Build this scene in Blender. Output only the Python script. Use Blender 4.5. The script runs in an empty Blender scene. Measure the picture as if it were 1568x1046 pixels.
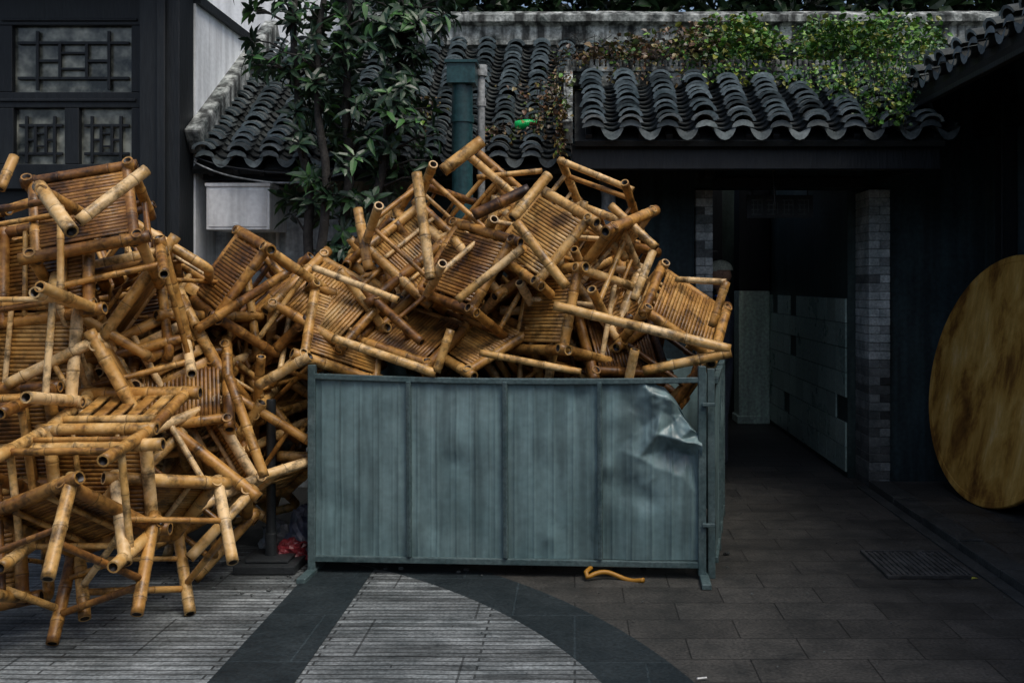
import bpy, math, random
from mathutils import Vector, Matrix, noise, geometry
R = random.Random(11)
S = bpy.context.scene
COL = S.collection
CAMH = 1.6
F = 1524.0
def at(u, v, d):
    """frame pixel (u, v) and depth along the view -> metres"""
    return Vector(((u-880)/F*d, d, CAMH-(v-435)/F*d))

# ------------------------------------------------------------------ materials
def new_mat(name):
    m = bpy.data.materials.new(name); m.use_nodes = True
    nt = m.node_tree
    return m, nt, nt.nodes, nt.links, nt.nodes['Principled BSDF']
def N(nodes, t, **kw):
    n = nodes.new(t)
    for k, v in kw.items(): setattr(n, k, v)
    return n
def mottled(name, c1, c2, scale=3, rough=0.7, bump=0.3, bscale=60, c3=None, streak=0, attr=False,
            metallic=0, spec=0.4, stretch=(1,1,1), bdist=0.01, fine=0.25):
    m, nt, nd, lk, b = new_mat(name)
    tc = N(nd, 'ShaderNodeTexCoord'); mp = N(nd, 'ShaderNodeMapping')
    mp.inputs['Scale'].default_value = stretch
    lk.new(tc.outputs['Object'], mp.inputs[0])
    n1 = N(nd, 'ShaderNodeTexNoise'); n1.inputs['Scale'].default_value = scale
    n1.inputs['Detail'].default_value = 4; n1.inputs['Roughness'].default_value = 0.65
    lk.new(mp.outputs[0], n1.inputs['Vector'])
    cr = N(nd, 'ShaderNodeValToRGB')
    cr.color_ramp.elements[0].position = 0.35; cr.color_ramp.elements[1].position = 0.68
    cr.color_ramp.elements[0].color = (*c1, 1); cr.color_ramp.elements[1].color = (*c2, 1)
    if c3:
        e = cr.color_ramp.elements.new(0.78); e.color = (*c3, 1)
    lk.new(n1.outputs[0], cr.inputs[0])
    out = cr.outputs[0]
    def mul(a, fac_socket, lo, hi, p0=0.3, p1=0.7):
        mr = N(nd, 'ShaderNodeMapRange'); mr.inputs[1].default_value = p0; mr.inputs[2].default_value = p1
        mr.inputs[3].default_value = lo; mr.inputs[4].default_value = hi
        lk.new(fac_socket, mr.inputs[0])
        mx = N(nd, 'ShaderNodeVectorMath', operation='SCALE')
        lk.new(a, mx.inputs[0]); lk.new(mr.outputs[0], mx.inputs['Scale'])
        return mx.outputs[0]
    if fine or bump:
        n2 = N(nd, 'ShaderNodeTexNoise'); n2.inputs['Scale'].default_value = bscale
        n2.inputs['Detail'].default_value = 2
        lk.new(mp.outputs[0], n2.inputs['Vector'])
        out = mul(out, n2.outputs[0], 1-fine, 1+fine)
    if streak:
        mp2 = N(nd, 'ShaderNodeMapping'); mp2.inputs['Scale'].default_value = (9, 9, 0.7)
        lk.new(tc.outputs['Object'], mp2.inputs[0])
        n3 = N(nd, 'ShaderNodeTexNoise'); n3.inputs['Scale'].default_value = 1.5; n3.inputs['Detail'].default_value = 4
        lk.new(mp2.outputs[0], n3.inputs['Vector'])
        out = mul(out, n3.outputs[0], 1-streak, 1.1, 0.38, 0.6)
    if attr:
        a = N(nd, 'ShaderNodeAttribute'); a.attribute_name = 'Col'
        mx = N(nd, 'ShaderNodeVectorMath', operation='MULTIPLY')
        lk.new(out, mx.inputs[0]); lk.new(a.outputs['Color'], mx.inputs[1]); out = mx.outputs[0]
    lk.new(out, b.inputs['Base Color'])
    mr = N(nd, 'ShaderNodeMapRange'); mr.inputs[3].default_value = max(0, rough-0.15); mr.inputs[4].default_value = min(1, rough+0.15)
    lk.new(n1.outputs[0], mr.inputs[0]); lk.new(mr.outputs[0], b.inputs['Roughness'])
    b.inputs['Metallic'].default_value = metallic
    b.inputs['Specular IOR Level'].default_value = spec
    if bump:
        bp = N(nd, 'ShaderNodeBump'); bp.inputs['Strength'].default_value = bump; bp.inputs['Distance'].default_value = bdist
        lk.new(n2.outputs[0], bp.inputs['Height']); lk.new(bp.outputs[0], b.inputs['Normal'])
    return m

def bamboo_mat():
    m, nt, nd, lk, b = new_mat('bamboo')
    tc = N(nd, 'ShaderNodeTexCoord'); a = N(nd, 'ShaderNodeAttribute'); a.attribute_name = 'Col'
    sep = N(nd, 'ShaderNodeSeparateColor'); lk.new(a.outputs['Color'], sep.inputs[0])
    oi = N(nd, 'ShaderNodeObjectInfo')
    vo = N(nd, 'ShaderNodeVectorMath', operation='ADD'); lk.new(tc.outputs['Object'], vo.inputs[0])
    cb = N(nd, 'ShaderNodeCombineXYZ'); mm = N(nd, 'ShaderNodeMath', operation='MULTIPLY'); mm.inputs[1].default_value = 37
    lk.new(oi.outputs['Random'], mm.inputs[0]); lk.new(mm.outputs[0], cb.inputs[0]); lk.new(cb.outputs[0], vo.inputs[1])
    n1 = N(nd, 'ShaderNodeTexNoise'); n1.inputs['Scale'].default_value = 5; n1.inputs['Detail'].default_value = 3
    n2 = N(nd, 'ShaderNodeTexNoise'); n2.inputs['Scale'].default_value = 45; n2.inputs['Detail'].default_value = 2
    lk.new(vo.outputs[0], n1.inputs['Vector']); lk.new(vo.outputs[0], n2.inputs['Vector'])
    def math_(op, x, y):
        q = N(nd, 'ShaderNodeMath', operation=op)
        for i, s in enumerate((x, y)):
            if isinstance(s, (int, float)): q.inputs[i].default_value = s
            else: lk.new(s, q.inputs[i])
        return q.outputs[0]
    t = math_('ADD', math_('MULTIPLY', n1.outputs[0], 0.85), math_('MULTIPLY', math_('SUBTRACT', sep.outputs[1], 0.5), 0.68))
    t = math_('ADD', t, math_('MULTIPLY', math_('SUBTRACT', oi.outputs['Random'], 0.5), 0.40))
    t = math_('ADD', t, math_('MULTIPLY', math_('SUBTRACT', n2.outputs[0], 0.5), 0.38))
    cr = N(nd, 'ShaderNodeValToRGB'); e = cr.color_ramp.elements
    e[0].position = 0.06; e[0].color = (0.05, 0.021, 0.007, 1)
    e[1].position = 0.94; e[1].color = (0.86, 0.61, 0.31, 1)
    k = e.new(0.29); k.color = (0.25, 0.105, 0.020, 1)
    k = e.new(0.54); k.color = (0.53, 0.270, 0.062, 1)
    k = e.new(0.74); k.color = (0.68, 0.41, 0.135, 1)
    lk.new(t, cr.inputs[0])
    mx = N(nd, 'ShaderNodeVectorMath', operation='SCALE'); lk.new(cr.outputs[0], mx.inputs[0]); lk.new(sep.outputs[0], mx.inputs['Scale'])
    n3 = N(nd, 'ShaderNodeTexNoise'); n3.inputs['Scale'].default_value = 12; n3.inputs['Detail'].default_value = 4; n3.inputs['Roughness'].default_value = 0.7
    lk.new(vo.outputs[0], n3.inputs['Vector'])
    mr = N(nd, 'ShaderNodeMapRange'); mr.inputs[1].default_value = 0.36; mr.inputs[2].default_value = 0.52
    mr.inputs[3].default_value = 0.26; mr.inputs[4].default_value = 1; lk.new(n3.outputs[0], mr.inputs[0])
    mx2 = N(nd, 'ShaderNodeVectorMath', operation='SCALE'); lk.new(mx.outputs[0], mx2.inputs[0]); lk.new(mr.outputs[0], mx2.inputs['Scale'])
    lk.new(mx2.outputs[0], b.inputs['Base Color'])
    rr = N(nd, 'ShaderNodeMapRange'); rr.inputs[3].default_value = 0.26; rr.inputs[4].default_value = 0.6
    lk.new(n3.outputs[0], rr.inputs[0]); lk.new(rr.outputs[0], b.inputs['Roughness'])
    b.inputs['Specular IOR Level'].default_value = 0.5
    return m
M_BAM = bamboo_mat()
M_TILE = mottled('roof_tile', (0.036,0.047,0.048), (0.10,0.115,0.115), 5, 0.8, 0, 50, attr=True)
M_WHITE = mottled('white_plaster', (0.74,0.78,0.79), (0.82,0.85,0.86), 1.2, 0.9, 0.2, 30, streak=0.14, fine=0.06)
M_GREYP = mottled('grey_plaster', (0.28,0.33,0.34), (0.62,0.68,0.69), 2.0, 0.9, 0.3, 30, streak=0.45)
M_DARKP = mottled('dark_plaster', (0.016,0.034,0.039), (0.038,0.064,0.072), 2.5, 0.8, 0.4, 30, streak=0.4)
M_PARA = mottled('weathered_parapet', (0.04,0.052,0.048), (0.52,0.55,0.52), 5, 0.9, 0.5, 40, streak=0.85)
M_WOOD = mottled('dark_wood', (0.005,0.007,0.009), (0.014,0.018,0.021), 4, 0.55, 0.3, 60, stretch=(1,1,0.15))
M_GLASS = mottled('window_glass', (0.012,0.018,0.018), (0.24,0.25,0.21), 4.5, 0.2, 0, 9, spec=0.6, fine=0.5)  # pale mottling stands for reflections, painted into the pane colour
M_BINSHEET = mottled('painted_sheet', (0.120,0.200,0.212), (0.170,0.255,0.265), 1.6, 0.36, 0, 25, c3=(0.21,0.28,0.285), streak=0.34, spec=0.55, fine=0.12, attr=True)
M_BINFR = mottled('painted_frame', (0.045,0.080,0.085), (0.095,0.14,0.145), 8, 0.45, 0.2, 60, spec=0.5)
M_PIPE = mottled('teal_pipe', (0.015,0.055,0.062), (0.03,0.085,0.092), 3, 0.4, 0.1, 40, streak=0.3)
M_GPIPE = mottled('grey_pipe', (0.20,0.22,0.22), (0.40,0.42,0.42), 5, 0.6, 0.1, 40, streak=0.4)
M_BRICK = mottled('grey_brick', (0.17,0.205,0.205), (0.40,0.435,0.43), 7, 0.85, 0.5, 60, attr=True)
M_METAL = mottled('dark_steel', (0.012,0.015,0.017), (0.03,0.035,0.038), 6, 0.5, 0.2, 60)
M_BOX = mottled('box_paint', (0.70,0.72,0.71), (0.80,0.82,0.81), 3, 0.6, 0.1, 30, streak=0.2, fine=0.08)
M_LEAF = mottled('leaf', (0.7,0.7,0.7), (1.1,1.1,1.1), 6, 0.40, 0, 30, attr=True, spec=0.5, fine=0)
M_BARK = mottled('bark', (0.015,0.014,0.012), (0.045,0.042,0.038), 12, 0.9, 0.6, 60)
M_PALE = mottled('pale_green_paint', (0.58,0.76,0.64), (0.68,0.84,0.73), 3, 0.6, 0.2, 30, streak=0.2)

def wood_disc_mat():
    m, nt, nd, lk, b = new_mat('table_top_wood')
    tc = N(nd, 'ShaderNodeTexCoord'); mp = N(nd, 'ShaderNodeMapping'); mp.inputs['Scale'].default_value = (1.2, 0.55, 1)
    lk.new(tc.outputs['Object'], mp.inputs[0])
    n1 = N(nd, 'ShaderNodeTexNoise'); n1.inputs['Scale'].default_value = 3.4; n1.inputs['Detail'].default_value = 9; n1.inputs['Roughness'].default_value = 0.64
    n1.inputs['Distortion'].default_value = 0.35
    lk.new(mp.outputs[0], n1.inputs['Vector'])
    cr = N(nd, 'ShaderNodeValToRGB'); e = cr.color_ramp.elements
    e[0].position = 0.32; e[0].color = (0.10, 0.040, 0.009, 1)
    e[1].position = 0.72; e[1].color = (0.84, 0.62, 0.30, 1)
    k = e.new(0.41); k.color = (0.27, 0.125, 0.024, 1)
    k = e.new(0.48); k.color = (0.50, 0.270, 0.052, 1)
    k = e.new(0.59); k.color = (0.66, 0.40, 0.105, 1)
    lk.new(n1.outputs[0], cr.inputs[0])
    mp2 = N(nd, 'ShaderNodeMapping'); mp2.inputs['Scale'].default_value = (24, 3, 1)
    lk.new(tc.outputs['Object'], mp2.inputs[0])
    n2 = N(nd, 'ShaderNodeTexNoise'); n2.inputs['Scale'].default_value = 1.5; n2.inputs['Detail'].default_value = 6; lk.new(mp2.outputs[0], n2.inputs['Vector'])
    mr = N(nd, 'ShaderNodeMapRange'); mr.inputs[3].default_value = 0.7; mr.inputs[4].default_value = 1.3; lk.new(n2.outputs[0], mr.inputs[0])
    mx = N(nd, 'ShaderNodeVectorMath', operation='SCALE'); lk.new(cr.outputs[0], mx.inputs[0]); lk.new(mr.outputs[0], mx.inputs['Scale'])
    lk.new(mx.outputs[0], b.inputs['Base Color']); b.inputs['Roughness'].default_value = 0.75
    b.inputs['Specular IOR Level'].default_value = 0.25
    return m

def paving_mat(name, c1, c2, grooves, sw, sh, joint=0.012, var=0.14, mort=0.45):
    """stone slabs (brick texture in metres); optional narrow strips running along X"""
    m, nt, nd, lk, b = new_mat(name)
    tc = N(nd, 'ShaderNodeTexCoord')
    def brick(w,h,ms,v,mo):
        br = N(nd, 'ShaderNodeTexBrick'); br.inputs['Scale'].default_value = 1
        br.inputs['Brick Width'].default_value = w; br.inputs['Row Height'].default_value = h
        br.inputs['Mortar Size'].default_value = ms; br.inputs['Mortar Smooth'].default_value = 0.3
        br.inputs['Color1'].default_value = (1-v,)*3+(1,); br.inputs['Color2'].default_value = (1+v,)*3+(1,)
        br.inputs['Mortar'].default_value = (mo,mo,mo,1)
        return br
    br=brick(sw,sh,joint*0.5,var,mort); lk.new(tc.outputs['Object'], br.inputs['Vector'])
    n1 = N(nd, 'ShaderNodeTexNoise'); n1.inputs['Scale'].default_value = 3.1; n1.inputs['Detail'].default_value = 7; n1.inputs['Roughness'].default_value = 0.75
    lk.new(tc.outputs['Object'], n1.inputs['Vector'])
    cr = N(nd, 'ShaderNodeValToRGB'); e = cr.color_ramp.elements
    e[0].position = 0.36; e[0].color = (*c1, 1); e[1].position = 0.66; e[1].color = (*c2, 1)
    lk.new(n1.outputs[0], cr.inputs[0])
    mx = N(nd, 'ShaderNodeVectorMath', operation='MULTIPLY'); lk.new(cr.outputs[0], mx.inputs[0]); lk.new(br.outputs['Color'], mx.inputs[1])
    n2 = N(nd, 'ShaderNodeTexNoise'); n2.inputs['Scale'].default_value = 70; n2.inputs['Detail'].default_value = 3
    lk.new(tc.outputs['Object'], n2.inputs['Vector'])
    mr = N(nd, 'ShaderNodeMapRange'); mr.inputs[1].default_value = 0.3; mr.inputs[2].default_value = 0.7; mr.inputs[3].default_value = 0.6; mr.inputs[4].default_value = 1.4
    lk.new(n2.outputs[0], mr.inputs[0])
    mx2 = N(nd, 'ShaderNodeVectorMath', operation='SCALE'); lk.new(mx.outputs[0], mx2.inputs[0]); lk.new(mr.outputs[0], mx2.inputs['Scale'])
    out = mx2.outputs[0]
    hs = br.outputs['Fac']
    if grooves:
        nw = N(nd, 'ShaderNodeTexNoise'); nw.inputs['Scale'].default_value = 2.0; nw.inputs['Detail'].default_value = 2; lk.new(tc.outputs['Object'], nw.inputs['Vector'])
        ws = N(nd, 'ShaderNodeVectorMath', operation='MULTIPLY_ADD'); ws.inputs[1].default_value=(0,0.03,0); lk.new(nw.outputs['Color'], ws.inputs[0]); lk.new(tc.outputs['Object'], ws.inputs[2])
        b2=brick(1.1,0.047,0.0060,0.36,0.26); b2.offset=0.37; lk.new(ws.outputs[0], b2.inputs['Vector'])
        mp5 = N(nd, 'ShaderNodeMapping'); mp5.inputs['Scale'].default_value = (0.8, 6, 1); lk.new(tc.outputs['Object'], mp5.inputs[0])
        n5 = N(nd, 'ShaderNodeTexNoise'); n5.inputs['Scale'].default_value = 3; n5.inputs['Detail'].default_value = 4; lk.new(mp5.outputs[0], n5.inputs['Vector'])
        w2 = N(nd, 'ShaderNodeMapRange'); w2.inputs[1].default_value = 0.35; w2.inputs[2].default_value = 0.65; w2.inputs[3].default_value = 0.5; w2.inputs[4].default_value = 1.2
        lk.new(n5.outputs[0], w2.inputs[0])
        m3 = N(nd, 'ShaderNodeVectorMath', operation='MULTIPLY'); lk.new(out, m3.inputs[0]); lk.new(b2.outputs['Color'], m3.inputs[1])
        m4 = N(nd, 'ShaderNodeVectorMath', operation='SCALE'); lk.new(m3.outputs[0], m4.inputs[0]); lk.new(w2.outputs[0], m4.inputs['Scale']); out=m4.outputs[0]
        mxh = N(nd,'ShaderNodeMath',operation='MAXIMUM'); lk.new(b2.outputs['Fac'],mxh.inputs[0]); lk.new(br.outputs['Fac'],mxh.inputs[1]); hs=mxh.outputs[0]
    sb_ = N(nd,'ShaderNodeMath',operation='MULTIPLY_ADD'); sb_.inputs[1].default_value=-1.2; lk.new(hs,sb_.inputs[0]); lk.new(n2.outputs[0],sb_.inputs[2])
    bp = N(nd, 'ShaderNodeBump'); bp.inputs['Strength'].default_value = 0.5; bp.inputs['Distance'].default_value = 0.006
    lk.new(sb_.outputs[0], bp.inputs['Height'])
    lk.new(out, b.inputs['Base Color'])
    r2 = N(nd, 'ShaderNodeMapRange'); r2.inputs[1].default_value = 0.3; r2.inputs[2].default_value = 0.7; r2.inputs[3].default_value = 0.5; r2.inputs[4].default_value = 0.75
    lk.new(n1.outputs[0], r2.inputs[0]); lk.new(r2.outputs[0], b.inputs['Roughness'])
    b.inputs['Specular IOR Level'].default_value = 0.3
    lk.new(bp.outputs[0], b.inputs['Normal'])
    return m
M_PAVE = paving_mat('strip_granite', (0.10,0.116,0.120), (0.25,0.275,0.28), True, 0.95, 0.475, mort=0.4, var=0.08)
M_BAND = paving_mat('dark_granite', (0.010,0.016,0.019), (0.021,0.030,0.034), False, 0.6, 0.6, mort=1.6, var=0.12)
M_GROUND = paving_mat('old_slabs', (0.030,0.031,0.029), (0.066,0.064,0.058), False, 0.50, 0.25, joint=0.008, mort=0.35, var=0.20)

# ------------------------------------------------------------------ mesh builder
class MB:
    def __init__(s): s.v=[]; s.f=[]; s.c=[]; s.mi=[]
    def vert(s, p, c=(1,1,1)): s.v.append(tuple(p)); s.c.append(c); return len(s.v)-1
    def face(s, idx, mi=0): s.f.append(tuple(idx)); s.mi.append(mi)
    def quad(s, a, b, c, d, col=(1,1,1), mi=0):
        i = [s.vert(p, col) for p in (a,b,c,d)]; s.face(i, mi)
    def box(s, lo, hi, col=(1,1,1), mi=0, M=None):
        x0,y0,z0 = lo; x1,y1,z1 = hi
        P = [Vector(p) for p in ((x0,y0,z0),(x1,y0,z0),(x1,y1,z0),(x0,y1,z0),(x0,y0,z1),(x1,y0,z1),(x1,y1,z1),(x0,y1,z1))]
        if M is not None: P = [M@p for p in P]
        k = [s.vert(p, col) for p in P]
        for f in ((0,3,2,1),(4,5,6,7),(0,1,5,4),(1,2,6,5),(2,3,7,6),(3,0,4,7)): s.face([k[j] for j in f], mi)
    def beam(s, a, b, w, h, col=(1,1,1), mi=0, up=Vector((0,0,1))):
        a=Vector(a); b=Vector(b); d=(b-a); L=d.length; d.normalize()
        x=d.cross(up)
        if x.length<1e-3: x=Vector((1,0,0))
        x.normalize(); z=x.cross(d)
        M=Matrix((( x.x,d.x,z.x,a.x),(x.y,d.y,z.y,a.y),(x.z,d.z,z.z,a.z),(0,0,0,1)))
        s.box((-w/2,0,-h/2),(w/2,L,h/2),col,mi,M)
    def tube(s, pts, rad, sides=10, col=(1,1,1), cols=None, mi=0, hollow=False, cap=True):
        pts=[Vector(p) for p in pts]; n=len(pts)
        if isinstance(rad,(int,float)): rad=[rad]*n
        t0=(pts[1]-pts[0]).normalized()
        x=t0.orthogonal().normalized(); rings=[]
        for i in range(n):
            if i==0: t=(pts[1]-pts[0])
            elif i==n-1: t=(pts[-1]-pts[-2])
            else: t=(pts[i+1]-pts[i-1])
            t.normalize()
            x=(x-t*x.dot(t)); x.normalize(); y=t.cross(x)
            c=cols[i] if cols else col
            rings.append([s.vert(pts[i]+(x*math.cos(a)+y*math.sin(a))*rad[i],c) for a in [2*math.pi*k/sides for k in range(sides)]])
            if i in (0,n-1): ends=(t.copy(),x.copy(),y.copy()); 
            if i==0: e0=ends
        for i in range(n-1):
            for k in range(sides):
                s.face((rings[i][k],rings[i][(k+1)%sides],rings[i+1][(k+1)%sides],rings[i+1][k]),mi)
        e1=ends
        for which,(ring,e,p,r,sg) in enumerate(((rings[0],e0,pts[0],rad[0],1),(rings[-1],e1,pts[-1],rad[-1],-1))):
            if not cap: continue
            t,x_,y_=e
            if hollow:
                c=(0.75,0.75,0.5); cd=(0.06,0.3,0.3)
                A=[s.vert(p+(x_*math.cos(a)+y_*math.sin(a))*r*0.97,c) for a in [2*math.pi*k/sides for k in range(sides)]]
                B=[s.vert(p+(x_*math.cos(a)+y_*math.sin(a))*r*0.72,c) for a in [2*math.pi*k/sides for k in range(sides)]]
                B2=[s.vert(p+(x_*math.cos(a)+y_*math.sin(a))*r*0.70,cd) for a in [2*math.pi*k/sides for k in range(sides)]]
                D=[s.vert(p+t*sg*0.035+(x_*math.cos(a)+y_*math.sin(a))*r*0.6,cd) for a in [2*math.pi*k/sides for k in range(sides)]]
                for k in range(sides):
                    k2=(k+1)%sides
                    for P,Q in ((ring,A),(A,B),(B,B2),(B2,D)):
                        q=(P[k],Q[k],Q[k2],P[k2]); s.face(q if sg>0 else q[::-1],mi)
                s.face(D if sg<0 else D[::-1],mi)
            else:
                s.face(ring[::-1] if sg>0 else ring,mi)
    def obj(s, name, mats, parent=None, smooth=False, bevel=0, link=True):
        me=bpy.data.meshes.new(name); me.from_pydata(s.v,[],s.f)
        if not isinstance(mats,(list,tuple)): mats=[mats]
        for m in mats: me.materials.append(m)
        me.polygons.foreach_set('material_index',s.mi)
        ca=me.color_attributes.new('Col','FLOAT_COLOR','POINT')
        flat=[]
        for c in s.c: flat.extend((c[0],c[1],c[2],1.0))
        ca.data.foreach_set('color',flat)
        if smooth: me.polygons.foreach_set('use_smooth',[True]*len(me.polygons))
        me.update()
        o=bpy.data.objects.new(name,me)
        if link: COL.objects.link(o)
        if parent: o.parent=parent
        if bevel:
            md=o.modifiers.new('bevel','BEVEL'); md.width=bevel; md.segments=2; md.limit_method='ANGLE'
        return o
def empty(name):
    e=bpy.data.objects.new(name,None); COL.objects.link(e); e.empty_display_size=0.3; return e
def autosmooth(o, ang=40):
    me=o.data
    me.polygons.foreach_set('use_smooth',[True]*len(me.polygons))
    try:
        with bpy.context.temp_override(object=o, active_object=o, selected_objects=[o], selected_editable_objects=[o]):
            bpy.ops.object.shade_smooth_by_angle(angle=math.radians(ang))
    except Exception: pass

# ------------------------------------------------------------------ bamboo parts
def culm(mb, pts, r, rnd, sides=11, nodes=True, tone=None):
    """bamboo pole along a polyline with swollen nodes and hollow ends"""
    pts=[Vector(p) for p in pts]
    cum=[0]
    for a,b in zip(pts,pts[1:]): cum.append(cum[-1]+(b-a).length)
    L=cum[-1]
    def pos(q):
        for i in range(len(pts)-1):
            if q<=cum[i+1] or i==len(pts)-2:
                return pts[i].lerp(pts[i+1],(q-cum[i])/max(1e-6,cum[i+1]-cum[i]))
    tone=rnd.uniform(0.25,1.0) if tone is None else tone
    samp=[(c,0.55 if c in (0,L) else 1.0,0,tone) for c in cum]
    samp=[(c,1.0,(0.5 if c in (0,L) else 1.0),tone) for c in cum]+[(0.03,1.0,0.9,tone),(L-0.03,1.0,0.9,tone)]
    if nodes:
        sp=rnd.uniform(0.15,0.26)*(0.75 if r<0.015 else 1); q=rnd.uniform(0.04,sp)
        while q<L-0.02:
            samp+= [(q-0.011,0.99,0.85,tone),(q-0.003,1.09,0.75,tone+0.1),(q,1.02,0.22,tone),(q+0.003,1.09,0.85,tone+0.18),(q+0.016,1.0,1.0,tone+0.12)]
            q+=sp*rnd.uniform(0.8,1.2)
    samp=[t for t in samp if 0<=t[0]<=L]; samp.sort()
    out=[samp[0]]
    for t in samp[1:]:
        if t[0]-out[-1][0]>0.0015: out.append(t)
    if L-out[-1][0]>1e-4: out.append((L,1,0.5,tone))
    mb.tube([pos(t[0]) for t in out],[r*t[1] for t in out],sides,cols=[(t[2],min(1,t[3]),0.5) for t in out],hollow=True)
def bend(a,corner,b,rad,n=5):
    a=Vector(a);c=Vector(corner);b=Vector(b)
    p=c+(a-c).normalized()*rad; q=c+(b-c).normalized()*rad
    o=[a]
    for i in range(n+1):
        t=i/n; o.append((1-t)**2*p+2*t*(1-t)*c+t*t*q)
    o.append(b); return o
def strip(mb,a,b,w,th,nrm,tone,rnd):
    """split-bamboo slat, crowned on both faces"""
    a=Vector(a);b=Vector(b);d=(b-a).normalized();n=Vector(nrm);x=d.cross(n).normalized()
    prof=[(-w/2,0),(-w*0.38,th),(w*0.38,th),(w/2,0),(w*0.38,-th),(-w*0.38,-th)]
    br=rnd.uniform(0.74,1.0); segs=3
    rings=[]
    for i in range(segs+1):
        p=a.lerp(b,i/segs); q=br*rnd.uniform(.86,1)
        rings.append([mb.vert(p+x*u+n*v,(q if abs(v)>0 else q*0.22,tone,0.5)) for u,v in prof])
    m=len(prof)
    for i in range(segs):
        for k in range(m): mb.face((rings[i][k],rings[i][(k+1)%m],rings[i+1][(k+1)%m],rings[i+1][k]))
    mb.face(rings[0][::-1]); mb.face(rings[-1])
def chair_mesh(name,seed,arms=True,back=True,seat=True,W=0.50,D=0.45,H=0.80):
    rnd=random.Random(seed); mb=MB()
    sh=0.40; ah=0.60; w=W/2; d=D/2; rl=0.025
    lean=0.06
    for sx in (-1,1):
        top=H if back else sh+0.03
        culm(mb,[(sx*w,d,0),(sx*w,d,sh),(sx*w*0.98,d+lean*(top-sh)/(H-sh),top)],rl,rnd)
        if arms:
            yb=d+lean*(ah-sh)/(H-sh)
            culm(mb,bend((sx*w,-d,0),(sx*w,-d,ah),(sx*w,yb-rl*0.6,ah),0.05),rl*0.95,rnd)
            for k in (0.33,0.66): culm(mb,[(sx*w,-d+D*k,sh),(sx*w,-d+D*k,ah-0.02)],0.010,rnd,6)
        else:
            culm(mb,[(sx*w,-d,0),(sx*w,-d,sh+0.02)],rl,rnd)
    culm(mb,[(-w-0.05,-d-0.006,sh-0.012),(w+0.05,-d-0.006,sh-0.012)],0.028,rnd)
    culm(mb,[(-w-0.03,d+0.006,sh-0.012),(w+0.03,d+0.006,sh-0.012)],0.026,rnd)
    for sx in (-1,1): culm(mb,[(sx*(w-0.02),-d-0.03,sh-0.018),(sx*(w-0.02),d+0.03,sh-0.018)],0.026,rnd)
    if seat:
        n=19; t0=rnd.uniform(0.42,0.60)
        for i in range(n):
            y=-d+0.04+(D-0.08)*i/(n-1)
            strip(mb,(-w+0.03,y,sh-0.004),(w-0.03,y,sh-0.004),(D-0.08)/(n-1)*1.0,0.005,(0,0,1),t0+rnd.uniform(-.12,.12),rnd)
        for x in (-w*0.42,w*0.42): culm(mb,[(x,-d+0.01,sh-0.026),(x,d-0.01,sh-0.026)],0.012,rnd,6)
    culm(mb,[(-w,-d,0.20),(w,-d,0.20)],0.013,rnd,6); culm(mb,[(-w,d,0.12),(w,d,0.12)],0.015,rnd,7)
    for sx in (-1,1):
        culm(mb,[(sx*w,-d,0.14),(sx*w,d,0.14)],0.015,rnd,7)
    culm(mb,[(-w,d,0.27),(w,d,0.27)],0.012,rnd,6)
    if back:
        def by(z): return d+lean*(z-sh)/(H-sh)
        culm(mb,[(-w-0.06,by(H-0.03),H-0.03),(w+0.06,by(H-0.03),H-0.03)],0.030,rnd)
        culm(mb,[(-w,by(0.50),0.50),(w,by(0.50),0.50)],0.018,rnd)
        n=5; ww=(W-0.08)/n
        for i in range(n):
            x=-w+0.04+ww*(i+0.5)
            strip(mb,(x,by(0.50)-0.004,0.50),(x,by(H-0.03)-0.004,H-0.04),ww*0.80,0.006,(0,-1,0),rnd.uniform(0.45,0.8),rnd)
    cz=0.38
    mb.v=[(x,y,z-cz) for x,y,z in mb.v]
    o=mb.obj(name,M_BAM,smooth=True,link=False)
    me=o.data; bpy.data.objects.remove(o); return me
CH=[chair_mesh('bamboo_chair_mesh',1),chair_mesh('bamboo_chair_mesh_b',2,W=0.54,D=0.47,H=0.76),
    chair_mesh('bamboo_side_chair_mesh',3,arms=False,W=0.44,D=0.42),chair_mesh('bamboo_stool_mesh',4,arms=False,back=False,W=0.44,D=0.42),
    chair_mesh('bamboo_broken_chair_mesh',5,seat=False,W=0.5)]
SAMP=[[v.co.copy() for v in me.vertices][::23] for me in CH]
def interp(tab,x):
    if x<=tab[0][0]: return tab[0][1]
    for (a,b),(c,d) in zip(tab,tab[1:]):
        if x<=c: return b+(d-b)*(x-a)/(c-a)
    return tab[-1][1]
SKYLINE=[(-400,235),(0,238),(238,250),(262,340),(300,380),(318,430),(345,372),(360,348),(400,365),(450,402),(540,370),(550,318),(580,325),(590,285),
 (640,258),(680,250),(735,210),(745,258),(820,252),(860,241),(970,290),(978,320),(1012,380),(1030,416),(1116,428),(1128,545),(1134,600),(1140,900)]
def overshoot(M,k):
    """how far (m) a chair would stand above the outline of the heap traced in frame pixels"""
    ex=0
    for c in SAMP[k]:
        p=M@c; u=880+F*p.x/p.y; v=435-F*(p.z-CAMH)/p.y
        if u<1133: ex=max(ex,(interp(SKYLINE,u)-v)*p.y/F)
        else: ex=max(ex,0.5+(u-1133)*p.y/F)
    return ex
def hits_skip(M,k):
    """distance by which a chair pokes through the front hoarding"""
    e=0
    for c in SAMP[k]:
        p=M@c
        if p.z<1.13 and -1.55<p.x<0.75: e=max(e,5.56-p.y)
    return e
def pose(p,up,front,s=1.1):
    up=Vector(up).normalized(); fr=Vector(front); fr=(fr-up*fr.dot(up)).normalized()
    y=-fr; x=y.cross(up)
    return Matrix(((x.x,y.x,up.x,p.x),(x.y,y.y,up.y,p.y),(x.z,y.z,up.z,p.z),(0,0,0,1)))@Matrix.Scale(s,4)
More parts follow.
